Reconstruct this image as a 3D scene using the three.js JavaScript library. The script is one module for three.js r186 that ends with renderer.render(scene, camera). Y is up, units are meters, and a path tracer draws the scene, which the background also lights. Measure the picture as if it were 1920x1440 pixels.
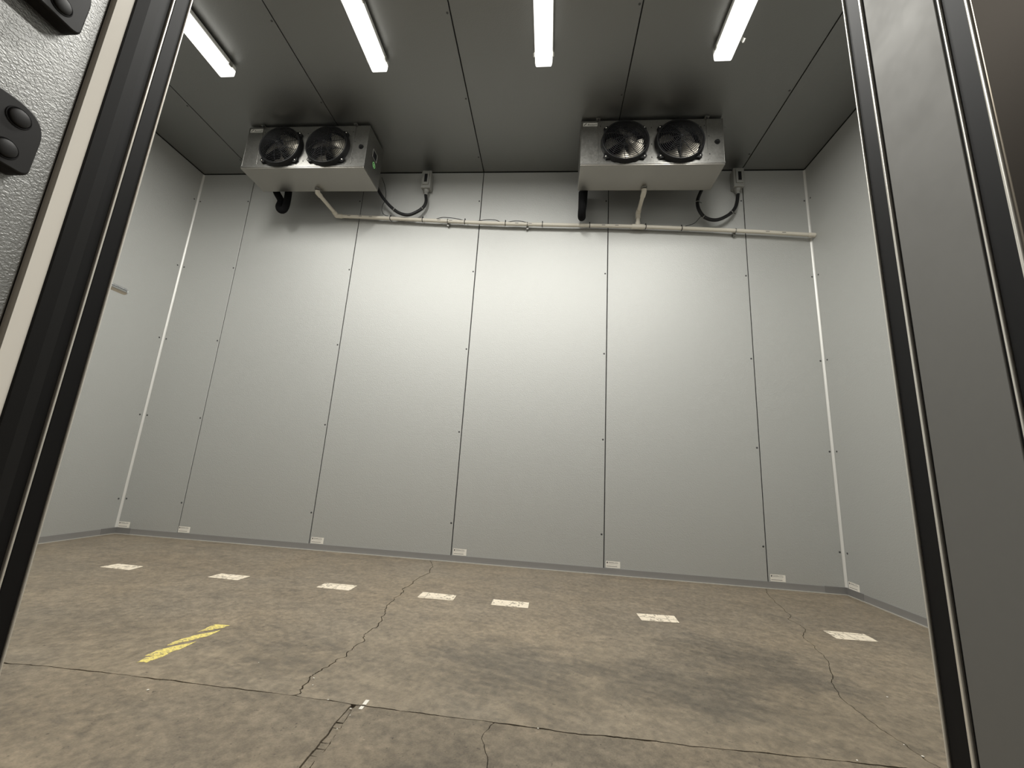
import * as THREE from 'three';
import { RoundedBoxGeometry } from 'three/addons/geometries/RoundedBoxGeometry.js';
import { mergeGeometries } from 'three/addons/utils/BufferGeometryUtils.js';
import { RectAreaLightUniformsLib } from 'three/addons/lights/RectAreaLightUniformsLib.js';

RectAreaLightUniformsLib.init();
const scene = new THREE.Scene();
scene.background = new THREE.Color(0x000000);
const renderer = new THREE.WebGLRenderer({ antialias: true });
renderer.toneMapping = THREE.LinearToneMapping;
renderer.toneMappingExposure = 1.0;
renderer.shadowMap.enabled = true;

// ---------------------------------------------------------------- camera (x right along the back wall, y up, back wall at z = 0)
const camera = new THREE.PerspectiveCamera(86.547, 4 / 3, 0.02, 60);
camera.position.set(3.0458, 0.7158, 3.337);
camera.quaternion.setFromRotationMatrix(new THREE.Matrix4().makeBasis(
  new THREE.Vector3(0.994628, 0.060461, -0.08402),
  new THREE.Vector3(-0.041367, 0.976223, 0.212787),
  new THREE.Vector3(0.094887, -0.208168, 0.97348)));
scene.add(camera);

// ---------------------------------------------------------------- light of the place: four strip lights
const LAMP_NITS = 92;                       // radiance of the strip lights' lower faces
const LENS_GLOW = 1.7;                        // what the eye sees of the lens
const HALL_FILL_NITS = 130;  // radiance of the unseen lamp added outside the doorway
const LAMP_COLOR = new THREE.Color().setRGB(1.0, 0.988, 0.938);

// ---------------------------------------------------------------- dimensions
const H = 3.4835, XL = -0.564, XR = 5.2034, ZF = 2.757, ZE = 2.925;
const SEAMS = [0.0, 1.158, 2.3262, 3.4983, 4.672];
const OL = 2.293, OR = 3.512, OH = 2.2;       // door opening: left, right, head

// ---------------------------------------------------------------- helpers
let seed = 12345;
const rnd = () => { seed = (seed * 1664525 + 1013904223) >>> 0; return seed / 4294967296; };
const V = (x, y, z) => new THREE.Vector3(x, y, z);
const taken = {};
function numbered(n) { if (!(n in taken)) { taken[n] = 0; return n; } taken[n]++; return n + '_' + String(taken[n]).padStart(3, '0'); }
function shade(o) { o.traverse(m => { if (m.isMesh) { m.castShadow = true; m.receiveShadow = true; } }); return o; }
function thing(name, label, category, pos = [0, 0, 0], group) {
  const o = new THREE.Group(); o.name = numbered(name); o.position.set(...pos);
  o.userData = { label, category }; if (group) o.userData.group = group;
  scene.add(o); return o;
}
function tag(o, label, category, group) { o.userData = { label, category }; if (group) o.userData.group = group; return o; }
function structure(name, label, category) {
  const o = new THREE.Group(); o.name = numbered(name); o.userData = { kind: 'structure', label, category }; scene.add(o); return o;
}
function mesh(name, g, mat, parent = scene) {
  const geo = Array.isArray(g) ? merge(g) : g;
  const m = new THREE.Mesh(geo, mat); m.name = parent === scene ? numbered(name) : name;
  m.castShadow = m.receiveShadow = true; parent.add(m); return m;
}
function merge(list) {
  return mergeGeometries(list.map(g => {
    const q = g.index ? g.toNonIndexed() : g.clone();
    for (const k of Object.keys(q.attributes)) if (!['position', 'normal', 'uv'].includes(k)) q.deleteAttribute(k);
    return q;
  }));
}
// box by corners, with uv in metres
function box(x0, x1, y0, y1, z0, z1) {
  const g = new THREE.BoxGeometry(x1 - x0, y1 - y0, z1 - z0); g.translate((x0 + x1) / 2, (y0 + y1) / 2, (z0 + z1) / 2); return metric(g);
}
function rbox(x0, x1, y0, y1, z0, z1, r, s = 2) {
  const g = new RoundedBoxGeometry(x1 - x0, y1 - y0, z1 - z0, s, r); g.translate((x0 + x1) / 2, (y0 + y1) / 2, (z0 + z1) / 2); return metric(g);
}
function metric(g) {                        // box mapping, one unit of uv is one metre
  const p = g.attributes.position, n = g.attributes.normal, uv = new Float32Array(p.count * 2);
  for (let i = 0; i < p.count; i++) {
    const ax = Math.abs(n.getX(i)), ay = Math.abs(n.getY(i)), az = Math.abs(n.getZ(i));
    const x = p.getX(i), y = p.getY(i), z = p.getZ(i);
    if (ax >= ay && ax >= az) { uv[2 * i] = z; uv[2 * i + 1] = y; } else if (ay >= az) { uv[2 * i] = x; uv[2 * i + 1] = z; } else { uv[2 * i] = x; uv[2 * i + 1] = y; }
  }
  g.setAttribute('uv', new THREE.BufferAttribute(uv, 2)); return g;
}
function cyl(r0, r1, h, seg = 20) { return new THREE.CylinderGeometry(r1, r0, h, seg); }
function rod(a, b, r, seg = 16, cap = true) {
  const d = b.clone().sub(a), g = new THREE.CylinderGeometry(r, r, d.length(), seg, 1, !cap);
  g.applyQuaternion(new THREE.Quaternion().setFromUnitVectors(V(0, 1, 0), d.clone().normalize()));
  g.translate((a.x + b.x) / 2, (a.y + b.y) / 2, (a.z + b.z) / 2); return g;
}
function tube(pts, r, n = 60, seg = 12, tension = 0.5) {
  return new THREE.TubeGeometry(new THREE.CatmullRomCurve3(pts, false, 'catmullrom', tension), n, r, seg, false);
}
function ringAround(c, dir, r, t, seg = 20) {  // a band (torus) around a pipe
  const g = new THREE.TorusGeometry(r, t, 6, seg);
  g.applyQuaternion(new THREE.Quaternion().setFromUnitVectors(V(0, 0, 1), dir.clone().normalize()));
  g.translate(c.x, c.y, c.z); return g;
}
// lattice noise
const LAT = new Float32Array(65536); for (let i = 0; i < 65536; i++) LAT[i] = rnd();
function noise(x, y, per = 256) {
  const xi = Math.floor(x), yi = Math.floor(y), fx = x - xi, fy = y - yi;
  const u = fx * fx * (3 - 2 * fx), v = fy * fy * (3 - 2 * fy);
  const x0 = ((xi % per) + per) % per, x1 = (x0 + 1) % per, y0 = ((yi % per) + per) % per, y1 = (y0 + 1) % per;
  const a = LAT[x0 + y0 * 256], b = LAT[x1 + y0 * 256], c = LAT[x0 + y1 * 256], d = LAT[x1 + y1 * 256];
  return (a + (b - a) * u) * (1 - v) + (c + (d - c) * u) * v;
}
function fbm(x, y, o) { let s = 0, a = 0.5, t = 0; for (let i = 0; i < o; i++) { s += a * noise(x, y); t += a; a *= 0.5; x = x * 2.03 + 17.3; y = y * 2.03 + 9.1; } return s / t; }
const sstep = (a, b, x) => { const t = Math.min(1, Math.max(0, (x - a) / (b - a))); return t * t * (3 - 2 * t); };
function dataTex(w, h, fn, srgb, repeat) {
  const d = new Uint8Array(w * h * 4);
  for (let j = 0; j < h; j++) for (let i = 0; i < w; i++) {
    const c = fn(i, j), k = 4 * (i + j * w);
    if (typeof c === 'number') d[k] = d[k + 1] = d[k + 2] = Math.max(0, Math.min(255, c * 255));
    else { d[k] = Math.max(0, Math.min(255, c[0])); d[k + 1] = Math.max(0, Math.min(255, c[1])); d[k + 2] = Math.max(0, Math.min(255, c[2])); }
    d[k + 3] = 255;
  }
  const t = new THREE.DataTexture(d, w, h, THREE.RGBAFormat);
  t.magFilter = THREE.LinearFilter; t.minFilter = THREE.LinearMipmapLinearFilter; t.generateMipmaps = true;
  if (srgb) t.colorSpace = THREE.SRGBColorSpace;
  if (repeat) { t.wrapS = t.wrapT = THREE.RepeatWrapping; t.repeat.set(repeat, repeat); }
  t.needsUpdate = true; return t;
}
function canvasTex(w, h, draw) {
  const c = document.createElement('canvas'); c.width = w; c.height = h; const g = c.getContext('2d'); draw(g, w, h);
  const t = new THREE.CanvasTexture(c); t.colorSpace = THREE.SRGBColorSpace; return t;
}
const lin = (r, g, b) => new THREE.Color().setRGB(r, g, b);
const std = o => new THREE.MeshStandardMaterial(o);

// ---------------------------------------------------------------- materials
// stucco-embossed coated sheet: short wrinkled dimples about 5 mm long
const embossTex = dataTex(512, 512, (i, j) => {
  const u = i / 512 * 64, v = j / 512 * 64;
  const a = noise(u, v, 64), b = noise(u * 2 + 5, v * 2 + 9, 128), c = noise(u + 31.5, v * 2 + 17.5, 64);
  return 0.5 * sstep(0.3, 0.75, a) + 0.3 * sstep(0.25, 0.8, b) + 0.2 * c;
}, false, 1 / 0.256);
const embossFine = embossTex.clone(); embossFine.repeat.set(1 / 0.16, 1 / 0.13); embossFine.needsUpdate = true;
const spangleTex = dataTex(512, 512, (i, j) => {
  const u = i / 512 * 32, v = j / 512 * 32;
  const q = Math.floor(noise(u, v, 32) * 5) / 5 * 0.5 + 0.5 * Math.floor(noise(u * 2 + 3, v * 2 + 1, 64) * 4) / 4;
  return 0.80 + 0.20 * q;
}, false, 1 / 0.35);
const smudgeRough = dataTex(512, 512, (i, j) => {
  const u = i / 512 * 8, v = j / 512 * 8;
  const n = 0.6 * noise(u, v, 8) + 0.25 * noise(u * 4, v * 4, 32) + 0.15 * noise(u * 16, v * 16, 128);
  return 0.75 + 0.25 * n;
}, false, 1 / 1.2);
const M = {
  panel: std({ color: lin(0.565, 0.568, 0.552), metalness: 0.85, roughness: 0.67, bumpMap: embossTex, bumpScale: 0.0005 }),
  shadedCeilingPanel: std({ color: lin(0.27, 0.272, 0.265), metalness: 0.9, roughness: 0.42, bumpMap: embossTex, bumpScale: 0.0003 }),  // same sheet as the walls, colour darkened to carry the ceiling's shade
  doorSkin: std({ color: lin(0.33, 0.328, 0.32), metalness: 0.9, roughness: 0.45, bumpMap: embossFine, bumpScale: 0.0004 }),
  jambMetal: std({ color: lin(0.23, 0.226, 0.215), metalness: 0.6, roughness: 0.72, roughnessMap: smudgeRough }),
  groove: std({ color: lin(0.02, 0.02, 0.02), roughness: 0.95 }),
  cornerTrim: std({ color: lin(0.70, 0.69, 0.66), metalness: 0.3, roughness: 0.4 }),
  base: std({ color: lin(0.32, 0.312, 0.305), metalness: 0.5, roughness: 0.55 }),
  baseDark: std({ color: lin(0.26, 0.254, 0.248), metalness: 0.5, roughness: 0.55 }),
  baseLip: std({ color: lin(0.55, 0.53, 0.48), metalness: 0.4, roughness: 0.45 }),
  screw: std({ color: lin(0.09, 0.09, 0.09), metalness: 0.6, roughness: 0.5 }),
  galv: std({ color: lin(0.34, 0.335, 0.315), metalness: 0.95, roughness: 0.44, map: spangleTex, roughnessMap: spangleTex }),
  pan: std({ color: lin(0.36, 0.345, 0.315), metalness: 1, roughness: 0.42, roughnessMap: smudgeRough }),
  blackPlastic: new THREE.MeshPhysicalMaterial({ color: lin(0.006, 0.006, 0.0065), roughness: 0.5, specularIntensity: 0.5 }),
  blackMatte: std({ color: lin(0.010, 0.010, 0.011), roughness: 0.85 }),
  foam: new THREE.MeshPhysicalMaterial({ color: lin(0.006, 0.006, 0.0065), roughness: 0.95, specularIntensity: 0.3 }),
  jambBlack: new THREE.MeshPhysicalMaterial({ color: lin(0.006, 0.0055, 0.006), roughness: 0.55, specularIntensity: 0.5 }),
  gasket: new THREE.MeshPhysicalMaterial({ color: lin(0.009, 0.0085, 0.0085), roughness: 0.6, specularIntensity: 0.6 }),
  edgeWhite: std({ color: lin(0.9, 0.87, 0.8), metalness: 0.6, roughness: 0.3 }),
  cream: std({ color: lin(0.92, 0.87, 0.79), roughness: 0.4 }),
  hinge: new THREE.MeshPhysicalMaterial({ color: lin(0.014, 0.0125, 0.0125), roughness: 0.5, specularIntensity: 0.7 }),
  pvc: std({ color: lin(0.62, 0.58, 0.50), roughness: 0.42 }),
  boxGrey: std({ color: lin(0.26, 0.26, 0.245), roughness: 0.5 }),
  conduit: new THREE.MeshPhysicalMaterial({ color: lin(0.013, 0.013, 0.014), roughness: 0.42, specularIntensity: 0.6 }),
  blade: std({ color: lin(0.58, 0.54, 0.47), metalness: 0.9, roughness: 0.4 }),
  coil: std({ color: lin(0.30, 0.29, 0.27), metalness: 0.7, roughness: 0.5 }),
  chrome: std({ color: lin(0.75, 0.77, 0.78), metalness: 1, roughness: 0.16 }),
  bolt: std({ color: lin(0.75, 0.74, 0.7), metalness: 1, roughness: 0.25 }),
  lampBody: std({ color: lin(0.72, 0.72, 0.70), roughness: 0.5 }),
  lens: std({ color: lin(0.9, 0.9, 0.88), roughness: 0.4, emissive: LAMP_COLOR, emissiveIntensity: LENS_GLOW }),
  addedLampLens: std({ color: lin(0.9, 0.88, 0.82), emissive: lin(1, 0.9, 0.76), emissiveIntensity: 4 }),
  dust: std({ color: lin(0.035, 0.031, 0.026), roughness: 1 }),
  chip: std({ color: lin(0.72, 0.69, 0.62), roughness: 0.9 }),
  outSkin: std({ color: lin(0.13, 0.125, 0.12), metalness: 0.3, roughness: 0.5 }),
  outWall: std({ color: lin(0.30, 0.29, 0.28), roughness: 0.7 }),
  outFloor: std({ color: lin(0.24, 0.22, 0.19), roughness: 0.85 }),
};

// ---------------------------------------------------------------- panel walls
const GAP = 0.0035;
const screwGeo = new THREE.SphereGeometry(0.0075, 10, 6, 0, Math.PI * 2, 0, Math.PI / 2);
const SCREW_Y = [0.285, 1.006, 1.722, 2.451, 3.17];
function screwAt(parent, x, y, z, nx, ny, nz) {
  const m = mesh('screw', screwGeo, M.screw, parent);
  m.scale.set(1, 0.45, 1);
  m.quaternion.setFromUnitVectors(V(0, 1, 0), V(nx, ny, nz)); m.position.set(x, y, z);
}
const wallBack = structure('wall_back', 'back wall of silver embossed metal insulated panels under the cooling units', 'wall');
mesh('core', box(XL - 0.1, XR + 0.1, -0.02, H + 0.1, -0.1, -0.008), M.groove, wallBack);
const stops = [XL, ...SEAMS, XR], backPanels = [];
for (let i = 0; i < 6; i++) {
  const p = mesh('panel', rbox(stops[i] + (i ? GAP : 0), stops[i + 1] - (i < 5 ? GAP : 0), 0.005, H - 0.006, -0.03, 0, 0.0025, 1), M.panel, wallBack);
  backPanels.push(p);
  for (const y of SCREW_Y) screwAt(p, stops[i + 1] - (i < 5 ? 0.02 : 0.025), y, 0, 0, 0, 1);
  if (i === 0) for (const y of SCREW_Y) screwAt(p, XL + 0.03, y, 0, 0, 0, 1);
}
function sideWall(name, label, x, s) {       // s: the way the face points
  const w = structure(name, label, 'wall');
  const cx = [x - s * 0.1, x - s * 0.008].sort((a, b) => a - b);
  mesh('core', box(cx[0], cx[1], -0.02, H + 0.1, -0.1, ZF), M.groove, w);
  const zs = [0, 1.168, 2.336, ZF], px = [x - s * 0.03, x].sort((a, b) => a - b), out = [];
  for (let i = 0; i < 3; i++) {
    const p = mesh('panel', rbox(px[0], px[1], 0.005, H - 0.006, zs[i] + (i ? GAP : 0), zs[i + 1] - (i < 2 ? GAP : 0), 0.0025, 1), M.panel, w);
    out.push(p);
    for (const y of SCREW_Y) { screwAt(p, x, y, zs[i + 1] - 0.02, s, 0, 0); if (!i) screwAt(p, x, y, 0.04, s, 0, 0); }
  }
  return out;
}
const leftPanels = sideWall('wall_left', 'left side wall of silver embossed metal panels behind the open door', XL, 1);
const rightPanels = sideWall('wall_right', 'right side wall of silver embossed metal panels past the plastic pipe end', XR, -1);

const ceiling = structure('ceiling', 'reflective metal panel ceiling with four strip lights, its dimness painted into the colour', 'ceiling');
mesh('core', box(XL - 0.1, XR + 0.1, H + 0.008, H + 0.1, -0.1, ZE), M.groove, ceiling);
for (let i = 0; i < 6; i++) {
  const p = mesh('panel', rbox(stops[i] + (i ? GAP : 0.004), stops[i + 1] - (i < 5 ? GAP : 0.004), H, H + 0.03, 0.005, ZF - 0.002, 0.0025, 1), M.shadedCeilingPanel, ceiling);
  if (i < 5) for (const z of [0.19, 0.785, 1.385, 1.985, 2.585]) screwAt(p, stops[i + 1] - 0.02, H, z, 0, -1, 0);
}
// front wall: three pieces round the door opening, inside skin and outside skin
const wallFront = structure('wall_front', 'front wall of metal panels round the door opening, seen from outside at right', 'wall');
mesh('panel', box(XL - 0.1, OL - 0.113, -0.02, H + 0.1, ZF, ZE), M.panel, wallFront);
mesh('panel', box(OR + 0.012, XR + 0.1, -0.02, H + 0.1, ZF, ZE - 0.006), M.panel, wallFront);
mesh('outer_skin', box(OR + 0.0045, XR + 0.1, 0, H + 0.1, ZE - 0.006, ZE - 0.002), M.outSkin, wallFront);
mesh('panel', box(OL - 0.113, OR + 0.012, OH + 0.02, H + 0.1, ZF, ZE), M.panel, wallFront);

// corner trims, baseboards
function cornerTrim(name, x, s, label) {
  const o = structure(name, label, 'trim');
  const sh = new THREE.Shape(); sh.moveTo(0, 0); sh.lineTo(s * 0.0135, 0); sh.quadraticCurveTo(s * 0.004, 0.004, 0, 0.0135); sh.lineTo(0, 0);
  const g = new THREE.ExtrudeGeometry(sh, { depth: H - 0.06, bevelEnabled: false }); g.rotateX(-Math.PI / 2); g.scale(1, 1, -1);
  const idx = g.index; const p = g.attributes.position; for (let i = 0; i < p.count; i += 3) { for (const k of ['position', 'normal', 'uv']) { const a = g.attributes[k], n = a.itemSize, t = a.array.slice((i + 1) * n, (i + 2) * n); a.array.set(a.array.slice((i + 2) * n, (i + 3) * n), (i + 1) * n); a.array.set(t, (i + 2) * n); } }
  g.computeVertexNormals(); g.translate(x + s * 0.001, 0.05, 0.001);
  mesh('cove_strip', g, M.cornerTrim, o);
}
cornerTrim('trim_1', XL, 1, 'light vertical cove trim strip in the left back corner');
cornerTrim('trim_2', XR, -1, 'light vertical cove trim strip in the right back corner');
function baseboard(name, label, parts) { const o = structure(name, label, 'baseboard'); for (const [n, g, m] of parts) mesh(n, g, m, o); }
baseboard('baseboard_back', 'dull grey metal base track along the bottom of the back wall', [
  ['strip', box(XL + 0.10, XR - 0.12, 0, 0.047, 0.0005, 0.004), M.base],
  ['lip', box(XL + 0.006, XR - 0.006, 0, 0.004, 0.004, 0.016), M.baseLip],
  ['corner_piece', box(XL + 0.001, XL + 0.14, 0, 0.049, 0.0005, 0.0055), M.baseDark],
  ['corner_piece', box(XR - 0.15, XR - 0.001, 0, 0.049, 0.0005, 0.0055), M.baseDark]]);
baseboard('baseboard_left', 'dull grey metal base track along the bottom of the left wall', [
  ['strip', box(XL + 0.0005, XL + 0.004, 0, 0.047, 0.08, ZF), M.base],
  ['lip', box(XL + 0.004, XL + 0.014, 0, 0.004, 0.004, ZF), M.baseLip],
  ['corner_piece', box(XL + 0.0005, XL + 0.0055, 0, 0.049, 0.0055, 0.12), M.baseDark]]);
baseboard('baseboard_right', 'dull grey metal base track along the bottom of the right wall', [
  ['strip', box(XR - 0.004, XR - 0.0005, 0, 0.047, 0.12, ZF), M.base],
  ['lip', box(XR - 0.014, XR - 0.004, 0, 0.004, 0.004, ZF), M.baseLip],
  ['corner_piece', box(XR - 0.0055, XR - 0.0005, 0, 0.049, 0.0055, 0.16), M.baseDark]]);

// white maker's stickers at the foot of the panels (print too small to read)
const stickerTex = canvasTex(256, 112, (g, w, h) => {
  g.fillStyle = '#e9e4da'; g.fillRect(0, 0, w, h);
  g.fillStyle = '#3c3a3a'; g.fillRect(14, 14, 20, 26);
  g.fillStyle = '#6a6666'; g.fillRect(44, 16, 96, 5); g.fillRect(150, 12, 60, 3);
  g.fillStyle = '#4e4a4a'; for (let i = 0; i < 22; i++) g.fillRect(46 + i * 8, 26 + (i % 3), 5, 9);
  g.fillStyle = '#8a8683'; for (let i = 0; i < 24; i++) g.fillRect(16 + i * 8, 54 + (i % 2), 5, 4);
  g.fillStyle = '#5a5757'; for (let i = 0; i < 27; i++) g.fillRect(14 + i * 7, 80 + (i % 3), 5, 11);
});
const stickerMat = std({ map: stickerTex, roughness: 0.55 });
function sticker(parent, cx, cy, cz, facing) {
  const g = new THREE.PlaneGeometry(0.105, 0.047); const m = mesh('sticker', g, stickerMat, parent);
  m.position.set(cx, cy, cz); m.rotation.y = facing; m.userData.label = 'small white printed maker sticker';
}
[XL + 0.068, 0.057, 1.226, 2.394, 3.566, 4.739].forEach((x, i) => sticker(backPanels[i], x, 0.0745, 0.0012, 0));
sticker(rightPanels[0], XR - 0.0012, 0.0725, 0.074, -Math.PI / 2);

// ---------------------------------------------------------------- floor: concrete slabs with a joint and cracks
function concrete(x0, x1, z0, z1, w, h, tone) {
  return dataTex(w, h, (i, j) => {
    const x = x0 + (x1 - x0) * i / w, z = z0 + (z1 - z0) * j / h;
    let v = 1.0 + 0.16 * (fbm(x * 1.7 + 3, z * 2.6 + 7, 4) - 0.5) + 0.20 * (fbm(x * 13 + 31, z * 22 + 11, 4) - 0.5) + 0.32 * (fbm(x * 60, z * 60 + 40, 3) - 0.5);
    const fine = noise(x * 330, z * 330); v += 0.12 * (fine - 0.5);
    let warm = 0.5 + 0.9 * (fbm(x * 2.3 + 50, z * 2.9 + 20, 3) - 0.5);
    // grey-black grime with a mottled, scuffed edge
    let g = 0;
    for (const [cx, cz, rx, rz, s] of [[2.95, 1.66, 0.42, 0.22, 1], [3.55, 1.66, 0.42, 0.2, 0.95], [3.95, 1.42, 0.34, 0.24, 1], [3.78, 1.2, 0.3, 0.14, 0.6], [2.05, 1.68, 0.3, 0.2, 0.6], [2.75, 2.3, 0.3, 0.2, 0.5], [1.75, 2.2, 0.4, 0.2, 0.3]]) {
      const d = Math.hypot((x - cx) / rx, (z - cz) / rz); g = Math.max(g, s * (1 - d * 0.75));
    }
    const mott = fbm(x * 5 + 90, z * 9 + 60, 5), scuff = fbm(x * 14 + z * 10, z * 55 - x * 20, 3);
    g = sstep(0.0, 0.95, g + 0.9 * (mott - 0.5) + 0.5 * (scuff - 0.5)) * (0.55 + 0.45 * scuff);
    v *= 1 - 0.27 * g; warm -= 0.5 * g;
    // pale dusty scratches, dark pits
    const sc = noise(x * 22 + z * 40, z * 4 - x * 3); if (sc > 0.93) v *= 1.06;
    const pit = noise(x * 140 + 7, z * 140 + 3); if (pit > 0.955) v *= 0.72; if (pit < 0.02) v *= 1.2;
    v *= tone;
    return [123 * v * (1 + 0.03 * warm), 113.5 * v, 99 * v * (1 - 0.05 * warm)];
  }, true);
}
const FX0 = XL - 0.05, FX1 = XR + 0.05;
const texFar = concrete(FX0, FX1, -0.05, 2.0, 2048, 1024, 1.0);
const texNear = concrete(1.0, 4.6, 1.95, 3.2, 2048, 768, 0.93);
const grit = dataTex(512, 512, (i, j) => 0.5 * noise(i / 4, j / 4, 128) + 0.3 * noise(i / 2, j / 2, 256) + 0.2 * noise(i / 16, j / 16, 32), false);
grit.wrapS = grit.wrapT = THREE.RepeatWrapping;
const gritFar = grit.clone(); gritFar.repeat.set(14, 5); gritFar.needsUpdate = true;
const gritNear = grit.clone(); gritNear.repeat.set(9, 3); gritNear.needsUpdate = true;
const matFar = std({ map: texFar, roughness: 0.4, bumpMap: gritFar, bumpScale: 0.0008 });
const matNear = std({ map: texNear, roughness: 0.8, bumpMap: gritNear, bumpScale: 0.0016 });
const floor = structure('floor', 'worn brownish concrete floor with a joint, cracks and dark grime', 'floor');
function jag(pts, amp, n) {                 // finer, irregular copy of a polyline
  let p = pts.map(q => q.slice());
  for (let k = 0; k < n; k++) {
    const o = [p[0]];
    for (let i = 1; i < p.length; i++) {
      const a = p[i - 1], b = p[i], dx = b[0] - a[0], dz = b[1] - a[1], t = 0.35 + 0.3 * rnd(), s = (rnd() - 0.5) * 2 * amp;
      const l = Math.hypot(dx, dz) || 1; o.push([a[0] + dx * t - dz / l * s, a[1] + dz * t + dx / l * s], b);
    }
    p = o; amp *= 0.6;
  }
  return p;
}
const off = (p, dx, dz) => p.map(([x, z], i) => { const w = 0.55 + 0.9 * noise(i * 0.37 + dx * 9e3, 4.2); return [x + dx * w, z + dz * w]; });
const JX = [[FX0, 1.985], [1.283, 1.979], [1.525, 1.968], [1.79, 1.966], [2.03, 1.967], [2.301, 1.966], [2.523, 1.975], [2.721, 1.977], [2.912, 1.978], [3.097, 1.984], [3.278, 1.978], [3.48, 1.98], [3.752, 1.968], [4.04, 1.96], [4.134, 1.958], [FX1, 1.95]];
const crackA = jag([[2.16, -0.05], [2.175, 0.041], [2.249, 0.216], [2.266, 0.358], [2.24, 0.584], [2.246, 0.698], [2.232, 0.819], [2.252, 0.9], [2.253, 1.008], [2.256, 1.116], [2.289, 1.212], [2.311, 1.324], [2.305, 1.449], [2.328, 1.53], [2.32, 1.61], [2.327, 1.685], [2.303, 1.756], [2.288, 1.82], [2.291, 1.871], [2.304, 1.943], [2.301, 1.963]], 0.013, 3);
const crackC = jag([[4.65, -0.05], [4.642, 0.02], [4.563, 0.227], [4.523, 0.377], [4.501, 0.519], [4.479, 0.62], [4.423, 0.698], [4.433, 0.794], [4.412, 0.876], [4.349, 0.964], [4.33, 1.035], [4.321, 1.105], [4.303, 1.196], [4.271, 1.282], [4.197, 1.424], [4.153, 1.496], [4.112, 1.632], [4.115, 1.702], [4.116, 1.787], [4.127, 1.851], [4.127, 1.919], [4.134, 1.955]], 0.007, 3);
const joint = jag(JX, 0.0045, 5);
const jointBetween = (a, b) => joint.filter(p => p[0] > a && p[0] < b);
function slab(name, outline, mat, r) {
  const s = new THREE.Shape(outline.map(([x, z]) => new THREE.Vector2(x, -z)));
  const g = new THREE.ExtrudeGeometry(s, { depth: 0.03, bevelEnabled: false }); g.rotateX(-Math.PI / 2); g.translate(0, -0.03, 0);
  const p = g.attributes.position, uv = g.attributes.uv;
  for (let i = 0; i < p.count; i++) uv.setXY(i, (p.getX(i) - r[0]) / (r[1] - r[0]), (p.getZ(i) - r[2]) / (r[3] - r[2]));
  return mesh(name, g, mat, floor);
}
const RF = [FX0, FX1, -0.05, 2.0], RN = [1.0, 4.6, 1.95, 3.2];
const jn = (list, d) => list.map(([x, z], i) => [x, z + d * (0.1 + 2.2 * noise(x * 31, 8.8 + d * 900) * noise(x * 7, 3.3))]);
const cA = 0.0022, cC = 0.0015;
const A0 = off(crackA, -cA, 0), A1 = off(crackA, cA, 0), C0 = off(crackC, -cC, 0), C1 = off(crackC, cC, 0);
slab('slab', [[FX0, -0.05], ...A0, ...jn(jointBetween(FX0, 2.29), -0.002).reverse(), [FX0, 1.983]], matFar, RF);
slab('slab', [...A1, ...jn(jointBetween(2.312, 4.12), -0.002), ...C0.slice().reverse()], matFar, RF);
slab('slab', [...C1, ...jn(jointBetween(4.145, FX1), -0.002), [FX1, 1.948], [FX1, -0.05]], matFar, RF);
// nearer slabs, split by the crumbling saw cut at x = 2.49
const cutL = jag([[2.49, 1.98], [2.487, 2.045], [2.491, 2.115], [2.49, 2.165], [2.489, 2.21], [2.492, 2.26], [2.49, 2.5], [2.49, 2.9]], 0.003, 3);
const cutR = jag([[2.502, 1.98], [2.507, 2.045], [2.511, 2.115], [2.516, 2.165], [2.509, 2.21], [2.513, 2.26], [2.511, 2.5], [2.512, 2.9]], 0.004, 3);
slab('slab', [...jn(jointBetween(1.0, 2.489), 0.003), ...off(cutL, -0.0005, 0), [2.49, 3.2], [1.0, 3.2], [1.0, 1.984]], matNear, RN);
const crackD = jag([[2.922, 1.984], [2.91, 2.016], [2.898, 2.059], [2.91, 2.09], [2.927, 2.138], [2.94, 2.25]], 0.004, 2);
slab('slab', [...jn(jointBetween(2.506, 2.92), 0.003), ...off(crackD, -0.0011, 0), ...off(crackD, 0.0009, 0).reverse(), ...jn(jointBetween(2.924, 4.6), 0.003), [4.6, 3.2], [2.512, 3.2], ...off(cutR, 0.0015, 0).reverse()], matNear, RN);
{ // crumbs left in the saw cut
  const zs = [1.988, 2.062, 2.085, 2.148, 2.172, 2.2, 2.27, 2.4, 2.6];
  const at = (c, z) => { for (let i = 1; i < c.length; i++) if (c[i][1] >= z) return c[i - 1][0] + (c[i][0] - c[i - 1][0]) * (z - c[i - 1][1]) / (c[i][1] - c[i - 1][1] || 1); return c[c.length - 1][0]; };
  for (let i = 1; i < zs.length; i++) {
    const a = zs[i - 1] + 0.0007, b = zs[i] - 0.0007, e = 0.0012 + 0.0012 * rnd();
    const o = [[at(cutL, a) + e, a + 0.002 * rnd()], [at(cutR, a) - e, a], [at(cutR, (a + b) / 2) - e, (a + b) / 2], [at(cutR, b) - e, b], [at(cutL, b) + e, b - 0.002 * rnd()], [at(cutL, (a + b) / 2) + e, (a + b) / 2]];
    const m = slab('slab_fragment', o.reverse(), matNear, RN); m.position.y = -0.002 - 0.002 * rnd();
  }
}
mesh('joint_dirt', box(FX0, FX1, -0.05, -0.012, -0.05, ZE), M.dust, floor);
mesh('slab', box(FX0, 1.0, -0.03, 0, 1.988, ZE), M.outFloor, floor);
mesh('slab', box(4.6, FX1, -0.03, 0, 1.965, ZE), M.outFloor, floor);

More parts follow.
